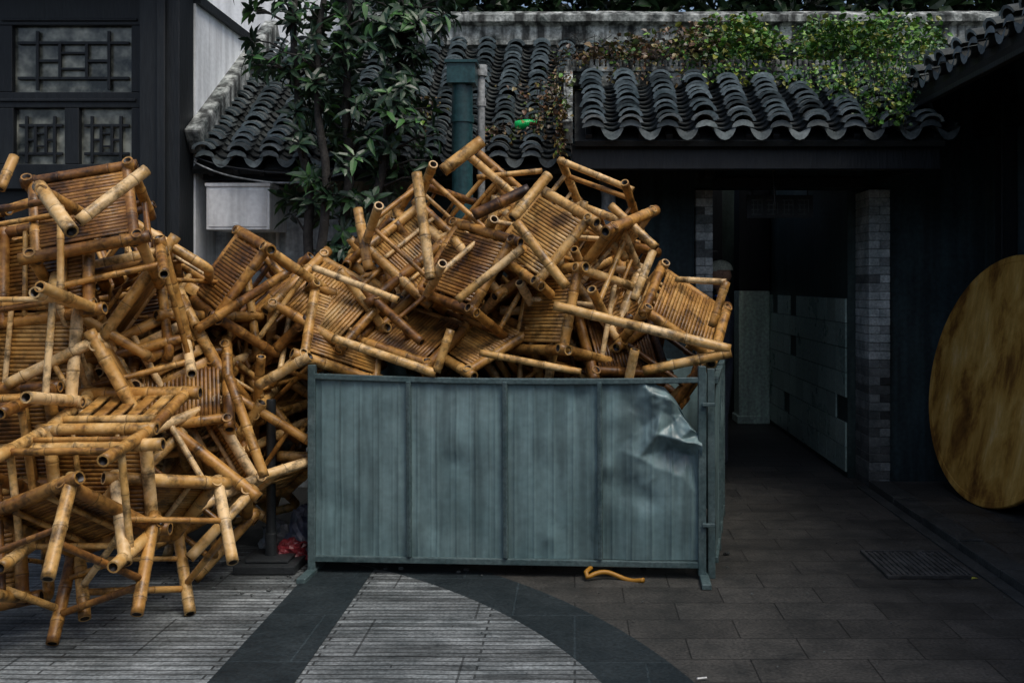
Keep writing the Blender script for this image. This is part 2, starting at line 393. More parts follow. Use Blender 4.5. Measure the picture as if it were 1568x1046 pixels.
def chair(M,kind=0):
    o=bpy.data.objects.new('bamboo_stool' if kind==3 else 'bamboo_chair',CH[kind]); COL.objects.link(o)
    zs=min((M@v).z for v in SAMP[kind])
    if zs<0.02: M=Matrix.Translation((0,0,0.02-zs))@M
    o.matrix_world=M
    return o
HERO=[ # pixel u, pixel v, depth, up, front, kind   (up towards the viewer shows the seat, away shows legs and underside)
 (128,295,4.95,(0.10,-0.82,0.55),(0.30,-0.4,-0.9),3),
 (-40,400,5.30,(0.25,0.85,0.3),(-0.2,-0.5,0.8),4),
 (215,370,5.45,(0.75,0.2,-0.5),(0.2,-0.9,0.2),0),
 (70,415,4.90,(0.10,0.95,-0.25),(0.15,-0.2,-1),3),
 (190,470,5.20,(-0.35,0.75,0.3),(0.8,0.5,0.3),4),
 (45,540,4.80,(0.02,0.97,-0.15),(0.0,0.15,1),2),
 (190,590,5.05,(0.80,0.30,0.45),(0.3,-0.8,0.1),2),
 (15,670,4.75,(0.03,0.95,0.15),(0.05,0.1,-1),3),
 (278,595,5.35,(0.15,-0.75,0.62),(0.9,0.1,0.2),3),
 (155,735,4.55,(0.03,0.98,0.15),(0.02,0.12,-1),2),
 (-60,850,4.5,(-0.1,0.9,-0.3),(0.2,-0.3,-0.9),0),
 (275,750,4.95,(0.55,0.75,0.25),(-0.5,0.2,0.85),2),
 (110,880,4.40,(-0.10,0.60,0.72),(-0.40,-0.7,0.45),3),
 (228,850,4.75,(-0.35,0.55,0.7),(0.6,-0.55,0.3),3),
 (345,690,5.45,(-0.75,-0.15,0.5),(0.3,-0.7,-0.4),0),
 (330,790,5.35,(0.5,0.5,0.6),(0.2,-0.9,0.4),3),
 (285,500,5.75,(0.2,-0.2,-0.95),(0.8,-0.6,0.1),0),
 (352,420,5.70,(-0.60,-0.60,0.52),(0.45,0.1,0.8),3),
 (405,500,6.1,(0.7,-0.2,-0.6),(0.2,-0.9,0.2),0),
 (335,590,5.95,(0.3,0.6,-0.6),(-0.9,-0.3,0.1),4),
 (420,590,6.1,(-0.2,0.4,-0.9),(0.7,-0.6,0),1),
 # centre heap
 (645,325,6.0,(-0.35,0.80,-0.48),(-0.55,-0.55,-0.55),3),
 (828,362,5.80,(-0.50,-0.72,0.48),(0.55,0.0,0.8),3),
 (508,428,5.80,(0.25,-0.72,0.62),(-0.85,0.1,0.5),3),
 (528,512,5.75,(0.62,-0.62,0.45),(-0.2,-0.3,-0.9),3),
 (632,528,5.85,(0.10,-0.50,0.86),(0.85,-0.4,0),3),
 (728,520,5.90,(-0.15,-0.52,0.84),(-0.7,-0.6,-0.2),3),
 (838,474,5.75,(-0.76,-0.60,0.25),(0.2,0.2,0.9),3),
 (895,330,6.40,(0.25,0.75,-0.55),(0.8,-0.2,-0.5),4),
 (942,390,5.95,(0.60,-0.55,0.55),(0.5,-0.1,-0.7),2),
 (1050,478,5.80,(0.48,-0.58,0.62),(0.78,0.1,-0.55),3),
 (1005,520,6.05,(-0.5,0.3,-0.8),(0.8,-0.2,-0.5),0),
 (950,540,5.80,(0.35,-0.66,0.62),(-0.8,-0.4,0.1),3),
 (712,408,5.80,(-0.45,-0.74,0.46),(0.5,0.3,0.8),3),
 (590,425,6.2,(0.5,0.3,-0.75),(-0.6,-0.6,-0.3),0),
 (760,325,6.4,(0.7,0.1,-0.6),(-0.2,-0.95,0),0),
 (775,455,6.15,(0.6,-0.1,-0.7),(0.5,-0.6,0.4),2),
 (905,455,6.05,(0.3,0.7,-0.6),(-0.7,0.3,0.1),2),
 (640,450,6.1,(-0.7,0.4,0.55),(0.3,-0.9,0.2),4),
 (455,530,5.95,(-0.6,0.1,0.7),(-0.3,-0.95,0),2),
]
for u,v,d,up,fr,k in HERO:
    M=pose(at(u,v,d),up,fr); ex=overshoot(M,k)
    if 0.03<ex<0.49:
        M=Matrix.Translation((-(0.10 if u>980 else 0),0,-min(ex-0.02,0.28)))@M
    e=hits_skip(M,k)
    if e>0:
        M=Matrix.Translation((0,min(e,0.2),0.06))@M
        e=hits_skip(M,k)
        if e>0: M=Matrix.Translation((0,e,0.0))@M
    chair(M,k)
def rvec():
    while True:
        v=Vector((R.uniform(-1,1),R.uniform(-1,1),R.uniform(-1,1)))
        if 0.1<v.length<1: return v.normalized()
placed=[]
def fill(n,x0,x1,y0,y1,zmin,zmax,mind,kinds=(0,1,2,2,4,4)):
    k=0;t=0
    while k<n and t<6000:
        t+=1
        p=Vector((R.uniform(x0,x1),R.uniform(y0,y1),R.uniform(zmin,zmax)))
        if any((p-q).length<mind for q in placed): continue
        kd=R.choice(kinds); M=pose(p,rvec(),rvec())
        if overshoot(M,kd)>0.0 or hits_skip(M,kd)>0: continue
        placed.append(p); chair(M,kd); k+=1
fill(13,-3.3,-2.0,5.7,6.6,0.3,2.0,0.44)
fill(11,-1.6,0.45,6.3,6.75,1.15,2.2,0.42)
fill(6,-1.1,0.15,6.0,6.3,0.7,1.0,0.40,(3,))
POLES=[((510,518,5.50),(668,572,5.46),.025),((735,540,5.55),(890,570,5.48),.02),((848,468,5.50),(1118,535,5.42),.028),
 ((1120,540,5.42),(985,568,5.48),.027),((678,262,5.9),(738,216,5.95),.038),((638,265,5.65),(660,428,5.55),.030),
 ((668,570,5.46),(690,505,5.5),.025),((855,245,6.3),(970,292,6.2),.022),((730,272,6.25),(830,262,6.3),.018),
 ((935,315,5.8),(1005,380,5.7),.025),((1000,385,5.6),(970,460,5.5),.024),((1035,428,5.6),(1112,432,5.5),.018),
 ((1112,432,5.5),(1090,500,5.45),.024),((548,320,5.9),(565,415,5.8),.029),
 ((275,445,5.5),(300,500,5.4),.026),((300,505,5.4),(440,418,5.55),.026),((395,590,5.45),(475,545,5.40),.029),
 ((350,575,5.25),(405,730,5.15),.026),((0,690,4.4),(250,680,4.4),.029),
 ((725,330,5.65),(810,290,5.7),.034),((700,460,5.5),(800,380,5.55),.024),
 ((480,410,5.55),(610,460,5.48),.020),((225,260,4.85),(120,340,4.65),.029),
 ((60,285,4.6),(110,355,4.4),.032),((22,240,5.2),(0,290,5.1),.026),
 ((425,698,5.75),(480,700,5.78),.03),((425,716,5.77),(480,717,5.8),.02),
 ((790,340,5.52),(868,440,5.48),.028),((785,335,5.52),(840,268,5.65),.030)]
for i,(a,b,r) in enumerate(POLES):
    mb=MB(); pa=at(*a); pb=at(*b); mid=(pa+pb)/2
    culm(mb,[pa-mid,pb-mid],r,R,tone=0.05 if i==19 else R.uniform(0.55,1))
    o=mb.obj('bamboo_pole',M_BAM,smooth=True); o.location=mid

# ------------------------------------------------------------------ ground
mb=MB(); mb.quad((-60,-60,0),(60,-60,0),(60,60,0),(-60,60,0)); mb.obj('ground',M_GROUND)
cx,cy=-3.27,2.69
def ring(name,r0,r1,z,mat,n=160):
    mb=MB(); prev=None
    for i in range(n+1):
        a=2*math.pi*i/n
        A=mb.vert((cx+r0*math.cos(a),cy+r0*math.sin(a),z)); B=mb.vert((cx+r1*math.cos(a),cy+r1*math.sin(a),z))
        if prev: mb.face((prev[0],prev[1],B,A))
        prev=(A,B)
    return mb.obj(name,mat)
mb=MB(); c=[mb.vert((cx+3.62*math.cos(2*math.pi*i/160),cy+3.62*math.sin(2*math.pi*i/160),0.004)) for i in range(160)]; mb.face(c)
mb.obj('grooved_pavement',M_PAVE)
ring('dark_paving_ring',3.62,3.97,0.004,M_BAND)
mb=MB(); mb.quad((-1.47,-0.4,0.008),(-1.12,-0.4,0.008),(-1.12,5.58,0.008),(-1.47,5.83,0.008)); mb.obj('dark_paving_band',M_BAND)
mb=MB()
mb.box((2.22,-3,0.0),(2.30,7.85,0.012),(1,1,1)); 
for i in range(18):
    y=-3+i*0.6; mb.box((2.305,y+0.006,0.0),(2.47,y+0.594,0.055+R.uniform(-.004,.004)))
mb.obj('stone_kerb',mottled('kerb_stone',(0.022,0.026,0.026),(0.05,0.054,0.052),6,0.7,0.4,60),bevel=0.008)
mb=MB(); mb.box((2.473,-3,0),(3.25,7.85,0.045)); mb.obj('side_walkway_pavement',M_GROUND)
mb=MB()
mb.box((1.72,5.42,0.004),(2.16,5.91,0.008))
for i in range(14):
    mb.box((1.735+i*0.031,5.43,0.008),(1.748+i*0.031,5.90,0.016))
for e in ((1.70,5.40,1.72,5.93),(2.16,5.40,2.18,5.93),(1.7201,5.40,2.1599,5.418),(1.7201,5.912,2.1599,5.93)): mb.box((e[0],e[1],0.004),(e[2],e[3],0.018))
mb.obj('drain_grate',mottled('cast_iron',(0.03,0.032,0.032),(0.09,0.092,0.09),12,0.6,0.3,60))

# ------------------------------------------------------------------ roofs
def roof(name,origin,U,V,nu,length,pitch,parent,rnd,expo=0.085,drip=True,seg=7):
    """tile columns: U along the eave, V up the slope; 'origin' eave corner"""
    U=Vector(U).normalized(); V=Vector(V).normalized(); Nn=U.cross(V)
    if Nn.z<0: Nn=-Nn
    O=Vector(origin); mb=MB()
    def arc(u0,v0,lift,rad,conv,ln,br,jit):
        th=0.023 if conv else 0.014; R0=[]
        for e,(vv,ll) in enumerate(((v0,0.0),(v0+ln,-0.050))):
            rr=rad*(1.06 if e==0 else 0.90); ro=[];ri=[]
            for k in range(seg+1):
                a=math.pi*(0.06+0.88*k/seg)
                for q,lst in ((rr,ro),(rr-th,ri)):
                    cu=math.cos(a)*q; cn=math.sin(a)*q*0.85
                    if not conv: cn=-cn+rad*0.75
                    p=O+U*(u0+cu+jit*vv*0.01)+V*vv+Nn*(lift+ll+cn+ (0.03))
                    lst.append(p)
            R0.append((ro,ri))
        cb=(br,br,br*0.98); eb=br*rnd.uniform(3,9) if (conv and rnd.random()<0.9) else br*1.5; eb=min(eb,6); ce=(eb,)*3  # eb: cover-tile front edges painted paler, caught light as well as mortar and wear
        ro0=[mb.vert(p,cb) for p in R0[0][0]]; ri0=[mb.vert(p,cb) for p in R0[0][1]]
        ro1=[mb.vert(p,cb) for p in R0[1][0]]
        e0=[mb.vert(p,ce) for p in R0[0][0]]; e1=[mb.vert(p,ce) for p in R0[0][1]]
        ri1=[mb.vert(p,cb) for p in R0[1][1]]
        for k in range(seg):
            mb.face((ro0[k],ro1[k],ro1[k+1],ro0[k+1])); mb.face((e0[k],e0[k+1],e1[k+1],e1[k])); mb.face((ri0[k],ri0[k+1],ri1[k+1],ri1[k]))
    rows=int(length/expo)
    for i in range(nu):
        u=pitch*(i+0.5); j1=rnd.uniform(-1,1)
        for r in range(rows):
            br=rnd.uniform(0.45,1.5)
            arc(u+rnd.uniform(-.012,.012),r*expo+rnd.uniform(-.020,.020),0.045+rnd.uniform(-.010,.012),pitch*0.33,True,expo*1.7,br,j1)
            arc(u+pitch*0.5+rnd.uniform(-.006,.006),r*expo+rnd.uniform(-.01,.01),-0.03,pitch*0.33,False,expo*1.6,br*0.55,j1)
        if drip:
            for off,conv in ((0.5,False),(0.0,True)):
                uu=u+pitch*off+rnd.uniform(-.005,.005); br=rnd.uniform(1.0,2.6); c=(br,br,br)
                n=8; rad=pitch*0.30
                c0=O+U*uu+Nn*(0.045 if conv else 0.03)-V*(0.012+rnd.uniform(0,.01))
                ctr=mb.vert(c0+Nn*(0.02 if conv else -0.02),c)
                rim=[]
                for k in range(n+1):
                    a=math.pi*k/n
                    if conv: p=c0+U*math.cos(a)*rad+Vector((0,0,1))*math.sin(a)*rad*0.75
                    else: p=c0+U*math.cos(a)*rad-Vector((0,0,1))*(math.sin(a)**1.3)*rad*1.15+Vector((0,0,0.02))
                    rim.append(mb.vert(p,c))
                for k in range(n): mb.face((ctr,rim[k],rim[k+1]))
    a=O-Nn*0.06; b=a+U*(nu*pitch); c=b+V*length; d=a+V*length; k=(0.25,0.25,0.25)
    a2,b2,c2,d2=[p-Nn*0.04 for p in (a,b,c,d)]
    mb.quad(a,b,c,d,k); mb.quad(a2,d2,c2,b2,k); mb.quad(a,a2,b2,b,k); mb.quad(a,d,d2,a2,k); mb.quad(b,b2,c2,c,k)
    o=mb.obj(name,M_TILE,parent); autosmooth(o,50); return o

gate=empty('courtyard_gate_building')
sl=Vector((0,1.9,1.28)).normalized()
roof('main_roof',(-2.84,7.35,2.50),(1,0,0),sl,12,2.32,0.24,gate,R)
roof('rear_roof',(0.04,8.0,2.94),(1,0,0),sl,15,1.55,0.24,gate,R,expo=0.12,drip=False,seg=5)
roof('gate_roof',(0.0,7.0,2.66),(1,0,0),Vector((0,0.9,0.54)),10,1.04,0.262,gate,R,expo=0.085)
mb=MB()
mb.box((-0.05,7.86,3.16),(2.62,8.0,3.27)); mb.box((-0.08,7.84,3.271),(2.62,8.02,3.31))
for i in range(60): mb.box((-0.06+i*0.0445,7.85,3.311),(-0.03+i*0.0445,8.01,3.36+R.uniform(0,.012)))
vb=Vector((-0.05,6.98,2.66)); vt=Vector((-0.05,7.9,3.22)); mb.beam(vb,vt,0.07,0.17)
mb.obj('gate_ridge',M_PARA,gate,bevel=0.006)
mb=MB()
mb.beam((-2.79,7.3,2.64),(-2.79,9.2,3.94),0.12,0.20)
mb.obj('roof_flashing',M_PARA,gate,bevel=0.02)
prof=[(9.30,3.55),(9.30,3.80),(9.24,3.82),(9.24,3.86),(9.29,3.87),(9.29,4.00),(9.22,4.03),(9.22,4.09),(9.27,4.12),(9.33,4.15),(9.40,4.15),(9.46,4.10),(9.46,3.4)]
mb=MB(); n=60; x0,x1=-2.0,4.6; rr=[]
for i in range(n+1):
    x=x0+(x1-x0)*i/n
    rr.append([mb.vert((x,y+0.004*noise.noise(Vector((x*3,z*9,0))),z+0.012*noise.noise(Vector((x*1.5,0,3))))) for y,z in prof])
for i in range(n):
    for k in range(len(prof)-1): mb.face((rr[i][k],rr[i+1][k],rr[i+1][k+1],rr[i][k+1]))
mb.face(rr[0][::-1]); mb.face(rr[-1])
mb.obj('parapet',M_PARA,gate)
mb=MB()
mb.box((-2.84,7.85,0),(-1.15,8.05,2.62)); mb.obj('plaster_wall',M_GREYP,gate)
mb=MB()
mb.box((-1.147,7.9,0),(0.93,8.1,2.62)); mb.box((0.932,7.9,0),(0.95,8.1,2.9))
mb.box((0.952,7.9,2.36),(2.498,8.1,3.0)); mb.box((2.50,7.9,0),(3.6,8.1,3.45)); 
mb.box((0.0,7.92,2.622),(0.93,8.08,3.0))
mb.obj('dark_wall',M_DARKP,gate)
mb=MB()
mb.box((-0.02,7.12,2.42),(2.62,7.22,2.60)); mb.box((-0.02,7.22,2.55),(2.62,7.9,2.58))
for i in range(14): mb.beam((0.1+i*0.19,7.05,2.63),(0.1+i*0.19,7.85,3.08),0.05,0.06)
mb.box((-2.8,7.5,2.38),(-0.05,7.58,2.47)); mb.box((-2.8,7.58,2.44),(-0.03,7.85,2.46))
for i in range(14): mb.beam((-2.7+i*0.19,7.38,2.42),(-2.7+i*0.19,7.84,2.72),0.04,0.05)
mb.box((1.09,7.86,2.36),(2.3,7.895,2.44)); mb.box((0.98,7.5,2.40),(1.06,7.9,2.55)); mb.box((2.38,7.22,2.40),(2.46,7.9,2.54))
mb.obj('eaves_timber',M_WOOD,gate,bevel=0.006)
mb=MB()
def pier(x0,x1,y0,y1,z0,z1):
    z=z0;i=0
    while z<z1-0.03:
        h=0.062; 
        if i%2: cuts=[x0,x1]
        else: cuts=[x0,x0+(x1-x0)*0.52,x1]
        for a,b in zip(cuts,cuts[1:]):
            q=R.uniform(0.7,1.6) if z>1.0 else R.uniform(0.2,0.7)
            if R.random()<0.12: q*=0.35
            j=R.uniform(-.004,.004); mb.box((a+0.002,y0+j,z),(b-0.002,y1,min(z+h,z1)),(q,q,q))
        z+=h+0.005;i+=1
    mb.box((x0+0.006,y0+0.007,z0),(x1-0.006,y1-0.004,z1-0.01),(0.6,0.6,0.6))
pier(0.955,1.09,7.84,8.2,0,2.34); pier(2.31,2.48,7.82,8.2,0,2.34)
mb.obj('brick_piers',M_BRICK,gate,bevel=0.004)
mb=MB()
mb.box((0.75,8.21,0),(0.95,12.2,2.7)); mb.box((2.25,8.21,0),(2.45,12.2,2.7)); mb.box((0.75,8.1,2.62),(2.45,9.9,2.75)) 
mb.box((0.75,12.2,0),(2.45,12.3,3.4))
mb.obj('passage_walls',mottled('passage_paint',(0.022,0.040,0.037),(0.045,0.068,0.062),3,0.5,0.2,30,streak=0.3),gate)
mb=MB()
for i in range(12):
    for j in range(7):
        if R.random()<0.96: mb.box((2.236,8.23+i*0.305,0.05+j*0.205),(2.2495,8.23+i*0.305+0.298,0.05+j*0.205+0.198),(R.uniform(.8,1.1),)*3)
mb.obj('wall_tiles',mottled('glazed_tile',(0.27,0.38,0.33),(0.40,0.51,0.45),2,0.3,0.05,30,attr=True),gate)
mb=MB(); mb.box((1.88,11.4,0),(2.235,11.75,1.52)); mb.box((1.86,11.38,0),(2.234,11.77,0.09)); mb.obj('pale_pillar',M_PALE,gate,bevel=0.01)
mb=MB()
mb.box((1.88,11.4,1.522),(2.235,11.75,3.0)); mb.box((0.96,12.12,0),(1.8,12.19,3.2))
for k in range(2): mb.box((1.04+k*0.38,12.09,0.15),(1.36+k*0.38,12.115,1.0)); mb.box((1.04+k*0.38,12.09,1.1),(1.36+k*0.38,12.115,2.0))
mb.obj('rear_door',M_WOOD,gate,bevel=0.008)
sg=MB()
sg.box((1.36,7.852,2.12),(1.88,7.872,2.30),mi=0); 
for xh in (1.40,1.84): sg.box((xh-0.004,7.858,2.30),(xh+0.004,7.866,2.37),mi=0)
for i in range(4):
    bx=1.385+i*0.122
    for q in range(4): sg.box((bx+0.01,7.846,2.145+q*0.037),(bx+0.10-R.uniform(0,.03),7.8515,2.152+q*0.037),mi=1)
    for q in range(3): 
        xx=bx+0.02+q*0.034; sg.box((xx,7.843,2.14+R.uniform(0,.03)),(xx+0.007,7.8455,2.27-R.uniform(0,.03)),mi=1)
sg.obj('hanging_sign',[M_METAL,mottled('sign_letters',(0.07,0.09,0.09),(0.12,0.14,0.14),9,0.7,0,30)])

# ------------------------------------------------------------------ left buildings
side=empty('white_gable_building')
mb=MB(); mb.box((-3.2,7.46,0),(-2.84,10.55,3.70)); mb.box((-3.3,7.46,3.70),(-2.80,10.57,3.76),mi=1); mb.box((-4.6,10.6,0),(-1.9,10.8,7.5))
mb.obj('white_walls',[M_WHITE,M_WOOD],side)
tim=empty('timber_shop_building')
mb=MB()
def fb(u0,v0,u1,v1,y0,y1,mi=0,m=mb):
    a=at(u0,v1,7.35); b=at(u1,v0,7.35); m.box((a.x,y0,a.z),(b.x,y1,b.z),mi=mi)
mb.box((-4.6,7.40,0),(-3.13,7.46,4.4))
for (u0,v0,u1,v1) in ((-60,-60,228,40),(-60,142,228,166),(-60,252,228,290),(-60,40,20,142),(202,40,228,142),(-60,166,22,252),(100,166,122,252),(202,166,228,252)):
    fb(u0,v0,u1,v1,7.34,7.398)
for (u0,v0,u1,v1) in ((0,152,210,157),(4,30,212,34),(96,290,100,500),(122,290,126,500),(204,290,208,500)): fb(u0,v0,u1,v1,7.325,7.339)
mb.box((-3.14,7.18,0),(-2.85,7.45,4.4))
mb.box((-3.0,7.14,0),(-2.94,7.18,4.4))
mb.box((-4.8,6.9,3.95),(-2.7,7.46,4.1))
mb.obj('timber_facade',M_WOOD,tim,bevel=0.006)
mb=MB(); fb(20,40,202,142,7.385,7.392,0,mb); fb(22,166,100,252,7.385,7.392,0,mb); fb(122,166,202,252,7.385,7.392,0,mb)
mb.obj('window_panes',M_GLASS,tim)
mb=MB()
def lattice(u0,v0,u1,v1):
    w=u1-u0;h=v1-v0;t=4.5
    for f in (0.18,0.82):
        fb(u0+w*f-t/2,v0,u0+w*f+t/2,v1,7.352,7.372,0,mb)
    for f in (0.2,0.8):
        fb(u0,v0+h*f-t/2,u1,v0+h*f+t/2,7.356,7.376,0,mb)
    for f in (0.38,0.62):
        fb(u0+w*f-t/2,v0+h*0.2,u0+w*f+t/2,v0+h*0.8,7.353,7.373,0,mb)
    fb(u0+w*.18,v0+h*.48,u0+w*.38,v0+h*.53,7.357,7.377,0,mb); fb(u0+w*.62,v0+h*.48,u0+w*.82,v0+h*.53,7.357,7.377,0,mb)
    fb(u0+w*.38,v0+h*.35,u0+w*.62,v0+h*.39,7.357,7.377,0,mb); fb(u0+w*.38,v0+h*.62,u0+w*.62,v0+h*.66,7.357,7.377,0,mb)
lattice(26,48,197,138); lattice(28,178,95,250); lattice(128,178,197,250)
mb.obj('window_lattice',M_WOOD,tim,bevel=0.003)

# ------------------------------------------------------------------ right building
rb=empty('right_side_building')
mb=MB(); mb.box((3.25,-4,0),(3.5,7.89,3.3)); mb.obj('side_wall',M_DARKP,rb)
mb=MB()
for i in range(9): mb.box((3.13,-3.5+i*1.35,0.05),(3.245,-3.38+i*1.35,3.1))
mb.box((3.15,-4,2.75),(3.243,7.88,2.9)); mb.box((3.19,-4,0.05),(3.243,7.88,0.3))
for i in range(40): mb.beam((2.5,-3.8+i*0.29,2.97),(3.4,-3.8+i*0.29,3.38),0.05,0.07)
mb.box((2.44,-4,2.86),(2.49,8.0,2.99))
mb.obj('timber_posts_and_rafters',M_WOOD,rb,bevel=0.005)
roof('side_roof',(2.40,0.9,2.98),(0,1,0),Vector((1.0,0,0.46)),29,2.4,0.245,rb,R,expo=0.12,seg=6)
mb=MB(); mb.box((2.42,-4,3.0),(4.6,0.88,3.06),(0.5,0.5,0.5)); mb.obj('porch_roof',M_TILE,rb)
ob=empty('unseen_opposite_building')  # unseen, added behind the camera to block low sky light
mb=MB(); mb.box((-14,-6.2,0),(14,-6,4.4)); mb.obj('wall',M_GREYP,ob)
mb=MB()
for i in range(12):
    x=-12+i*2.1; mb.box((x,-5.99,0.1),(x+1.4,-5.95,2.6)); mb.box((x+0.1,-5.945,1.0),(x+0.65,-5.93,2.4)); mb.box((x+0.75,-5.945,1.0),(x+1.3,-5.93,2.4))
mb.box((-14,-6.0,4.1),(14,-5.2,4.3)); mb.obj('doors_and_eaves',M_WOOD,ob)

# ------------------------------------------------------------------ fittings
mb=MB()
p=at(708,300,7.12)
mb.tube([(p.x,7.12,0),(p.x,7.12,3.02)],0.075,20); 
for z in (0.9,1.9,2.75): mb.tube([(p.x,7.12,z),(p.x,7.12,z+0.05)],0.084,20)
mb.box((p.x-0.10,7.02,3.02),(p.x+0.10,7.22,3.16)); mb.box((p.x-0.115,7.005,3.161),(p.x+0.115,7.235,3.18))
for z in (0.95,2.2): mb.box((p.x-0.012,7.19,z),(p.x+0.012,7.9,z+0.02))
o=mb.obj('teal_downpipe',M_PIPE); autosmooth(o,40)
mb=MB(); p=at(737,100,7.3); mb.tube([(p.x,7.3,0),(p.x,7.3,3.12)],0.028,14)
for z in (1.0,2.0,2.9): mb.tube([(p.x,7.3,z),(p.x,7.3,z+0.06)],0.036,14)
mb.tube([(p.x,7.3,3.12),(p.x,7.3,3.2)],0.045,14)
for z in (1.5,): mb.box((p.x-0.01,7.3,z),(p.x+0.01,7.9,z+0.02))
o=mb.obj('grey_downpipe',M_GPIPE); autosmooth(o,40)
mb=MB(); p=at(932,290,7.6); mb.tube([(p.x,7.6,0),(p.x,7.6,2.2),(p.x,7.63,2.28),(p.x-0.02,7.7,2.40)],0.055,16)
for z in (0.8,1.6,2.1): mb.tube([(p.x,7.6,z),(p.x,7.6,z+0.05)],0.064,16)
for z in (0.85,1.65): mb.box((p.x-0.01,7.64,z),(p.x+0.01,7.9,z+0.02))
o=mb.obj('grey_downpipe',M_GPIPE); autosmooth(o,40)
mb=MB(); a=at(316,352,7.4); b=at(413,282,7.4)
mb.box((a.x,7.4,a.z),(b.x,7.845,b.z)); mb.box((a.x-0.008,7.388,b.z-0.02),(b.x+0.008,7.847,b.z+0.006)); mb.box((a.x+0.02,7.394,a.z+0.02),(b.x-0.02,7.3995,b.z-0.04))
mb.tube([(b.x-0.06,7.8,a.z-0.0),(b.x-0.06,7.8,0.3)],0.015,8); mb.box((a.x+0.2,7.388,a.z+0.03),(a.x+0.24,7.3935,a.z+0.05))
mb.obj('electrical_box',M_BOX,bevel=0.006)
def cable(name,a,b,sag,r=0.008,mat=M_METAL):
    mb=MB(); pts=[]
    for i in range(17):
        t=i/16; q=a.lerp(b,t); q.z-=sag*4*t*(1-t)+0.01*noise.noise(q*4); pts.append(q)
    mb.tube(pts,r,6); return mb.obj(name,mat,smooth=True)
cable('overhead_cable',at(297,248,7.34),at(540,262,7.34),0.12,0.007,M_GPIPE)
cable('overhead_cable',at(297,240,7.33),at(520,258,7.32),0.07,0.006)
cable('overhead_cable',at(1183,240,7.5),at(1187,320,7.5),0.0,0.008)

mb=MB(); pb=at(806,190,7.62); pb.z=2.50+(7.62-7.35)*0.674+0.14
d=Vector((1,0.1,0.12)).normalized(); L=[0,0.01,0.05,0.11,0.135,0.15,0.165,0.17,0.19]; rr_=[0.02,0.033,0.036,0.036,0.028,0.015,0.013,0.016,0.016]
mb.tube([pb+d*(q-0.09) for q in L],rr_,14)
m,nt,nd,lk,bs=new_mat('green_plastic'); bs.inputs['Base Color'].default_value=(0.01,0.75,0.16,1); bs.inputs['Roughness'].default_value=0.2
mb.obj('green_bottle',m,smooth=True)

# ------------------------------------------------------------------ table top
mb=MB(); n=96; rad=0.895; th=0.03
prof=[(0,th/2),(rad*0.5,th/2),(rad-0.05,th/2),(rad-0.045,th/2+0.004),(rad-0.006,th/2+0.004),(rad,th/2-0.004),(rad,-th/2),(rad-0.05,-th/2-0.0),(0,-th/2)]
prev=None; c0=mb.vert((0,0,th/2)); c1=mb.vert((0,0,-th/2)); first=None
for i in range(n):
    a=2*math.pi*i/n; rg=[mb.vert((q[0]*math.cos(a),q[0]*math.sin(a),q[1])) for q in prof[1:-1]]
    if prev:
        for k in range(len(rg)-1): mb.face((prev[k],prev[k+1],rg[k+1],rg[k]))
        mb.face((c0,prev[0],rg[0])); mb.face((c1,rg[-1],prev[-1]))
    else: first=rg
    prev=rg
for k in range(len(first)-1): mb.face((prev[k],prev[k+1],first[k+1],first[k]))
mb.face((c0,prev[0],first[0])); mb.face((c1,first[-1],prev[-1]))
for y in (-0.35,0.35): mb.box((-0.75,y-0.035,-th/2-0.032),(0.75,y+0.035,-th/2-0.001))
o=mb.obj('round_table_top',wood_disc_mat()); autosmooth(o,30)
nz=Vector((-0.965,-0.17,0.19)).normalized(); yy=(Vector((0,0,1))-nz*nz.z).normalized(); xx=yy.cross(nz)
bot=Vector((2.83,6.97,0.047)); cen=bot+yy*rad
o.matrix_world=Matrix(((xx.x,yy.x,nz.x,cen.x),(xx.y,yy.y,nz.y,cen.y),(xx.z,yy.z,nz.z,cen.z),(0,0,0,1)))

# ------------------------------------------------------------------ skip made of hoarding panels
skip=empty('metal_hoarding_skip')
A=Vector((-1.45,5.50,0)); B=Vector((0.69,5.40,0)); U=(B-A).normalized(); W=(B-A).length; nrm=Vector((U.y,-U.x,0))
rnd=random.Random(5)
dents=[(rnd.uniform(0,W),rnd.uniform(0.1,1.0),rnd.uniform(0.05,0.16),rnd.uniform(-0.012,0.012)) for _ in range(30)]+[(0.12,0.38,0.12,-0.024),(0.9,0.75,0.16,0.016),(1.72,0.50,0.10,-0.026),(1.62,0.60,0.06,0.018),(1.95,0.35,0.12,0.020),(1.85,0.42,0.06,-0.016),(0.45,0.9,0.1,-0.012)]
CP=[(-.46,1.085,0,0,0),(-.46,.85,0,0,0),(-.46,.70,0,0,0),(-.46,.44,0,0,0),(0,.44,0,0,0),(-.2,.44,0,0,0),
    (-.33,1.085,0,0,.008),(-.29,1.02,0,0,.034),(-.22,.90,0,0,.028),(-.25,.79,0,0,.046),(-.12,.76,0,0,.062),(0,.73,0,0,.052),
    (-.38,.93,0,0,-.014),(-.32,.82,0,0,-.022),(-.18,.70,0,0,-.026),(-.04,.66,0,0,-.022),(-.34,.66,0,0,.016),(-.24,.60,0,0,.014),
    (-.16,.84,0,0,-.012),(-.20,1.085,0,-.05,-.02),(-.17,1.00,0,-.02,.030),(-.12,1.085,-.02,-.12,-.04),(-.11,.95,0,-.06,-.035),(-.06,.87,0,-.05,.042),(0,.84,-.01,-.06,-.02),(0,1.085,-.06,-.26,-.05),(-.12,.56,0,0,.016)]
ptsD=[Vector((a,b)) for a,b,*_ in CP]
res=geometry.delaunay_2d_cdt(ptsD,[],[],0,1e-6)
TV=[tuple(v) for v in res[0]]; TF=[tuple(f) for f in res[2]]; OV=[o_[0] if o_ else 0 for o_ in res[3]]
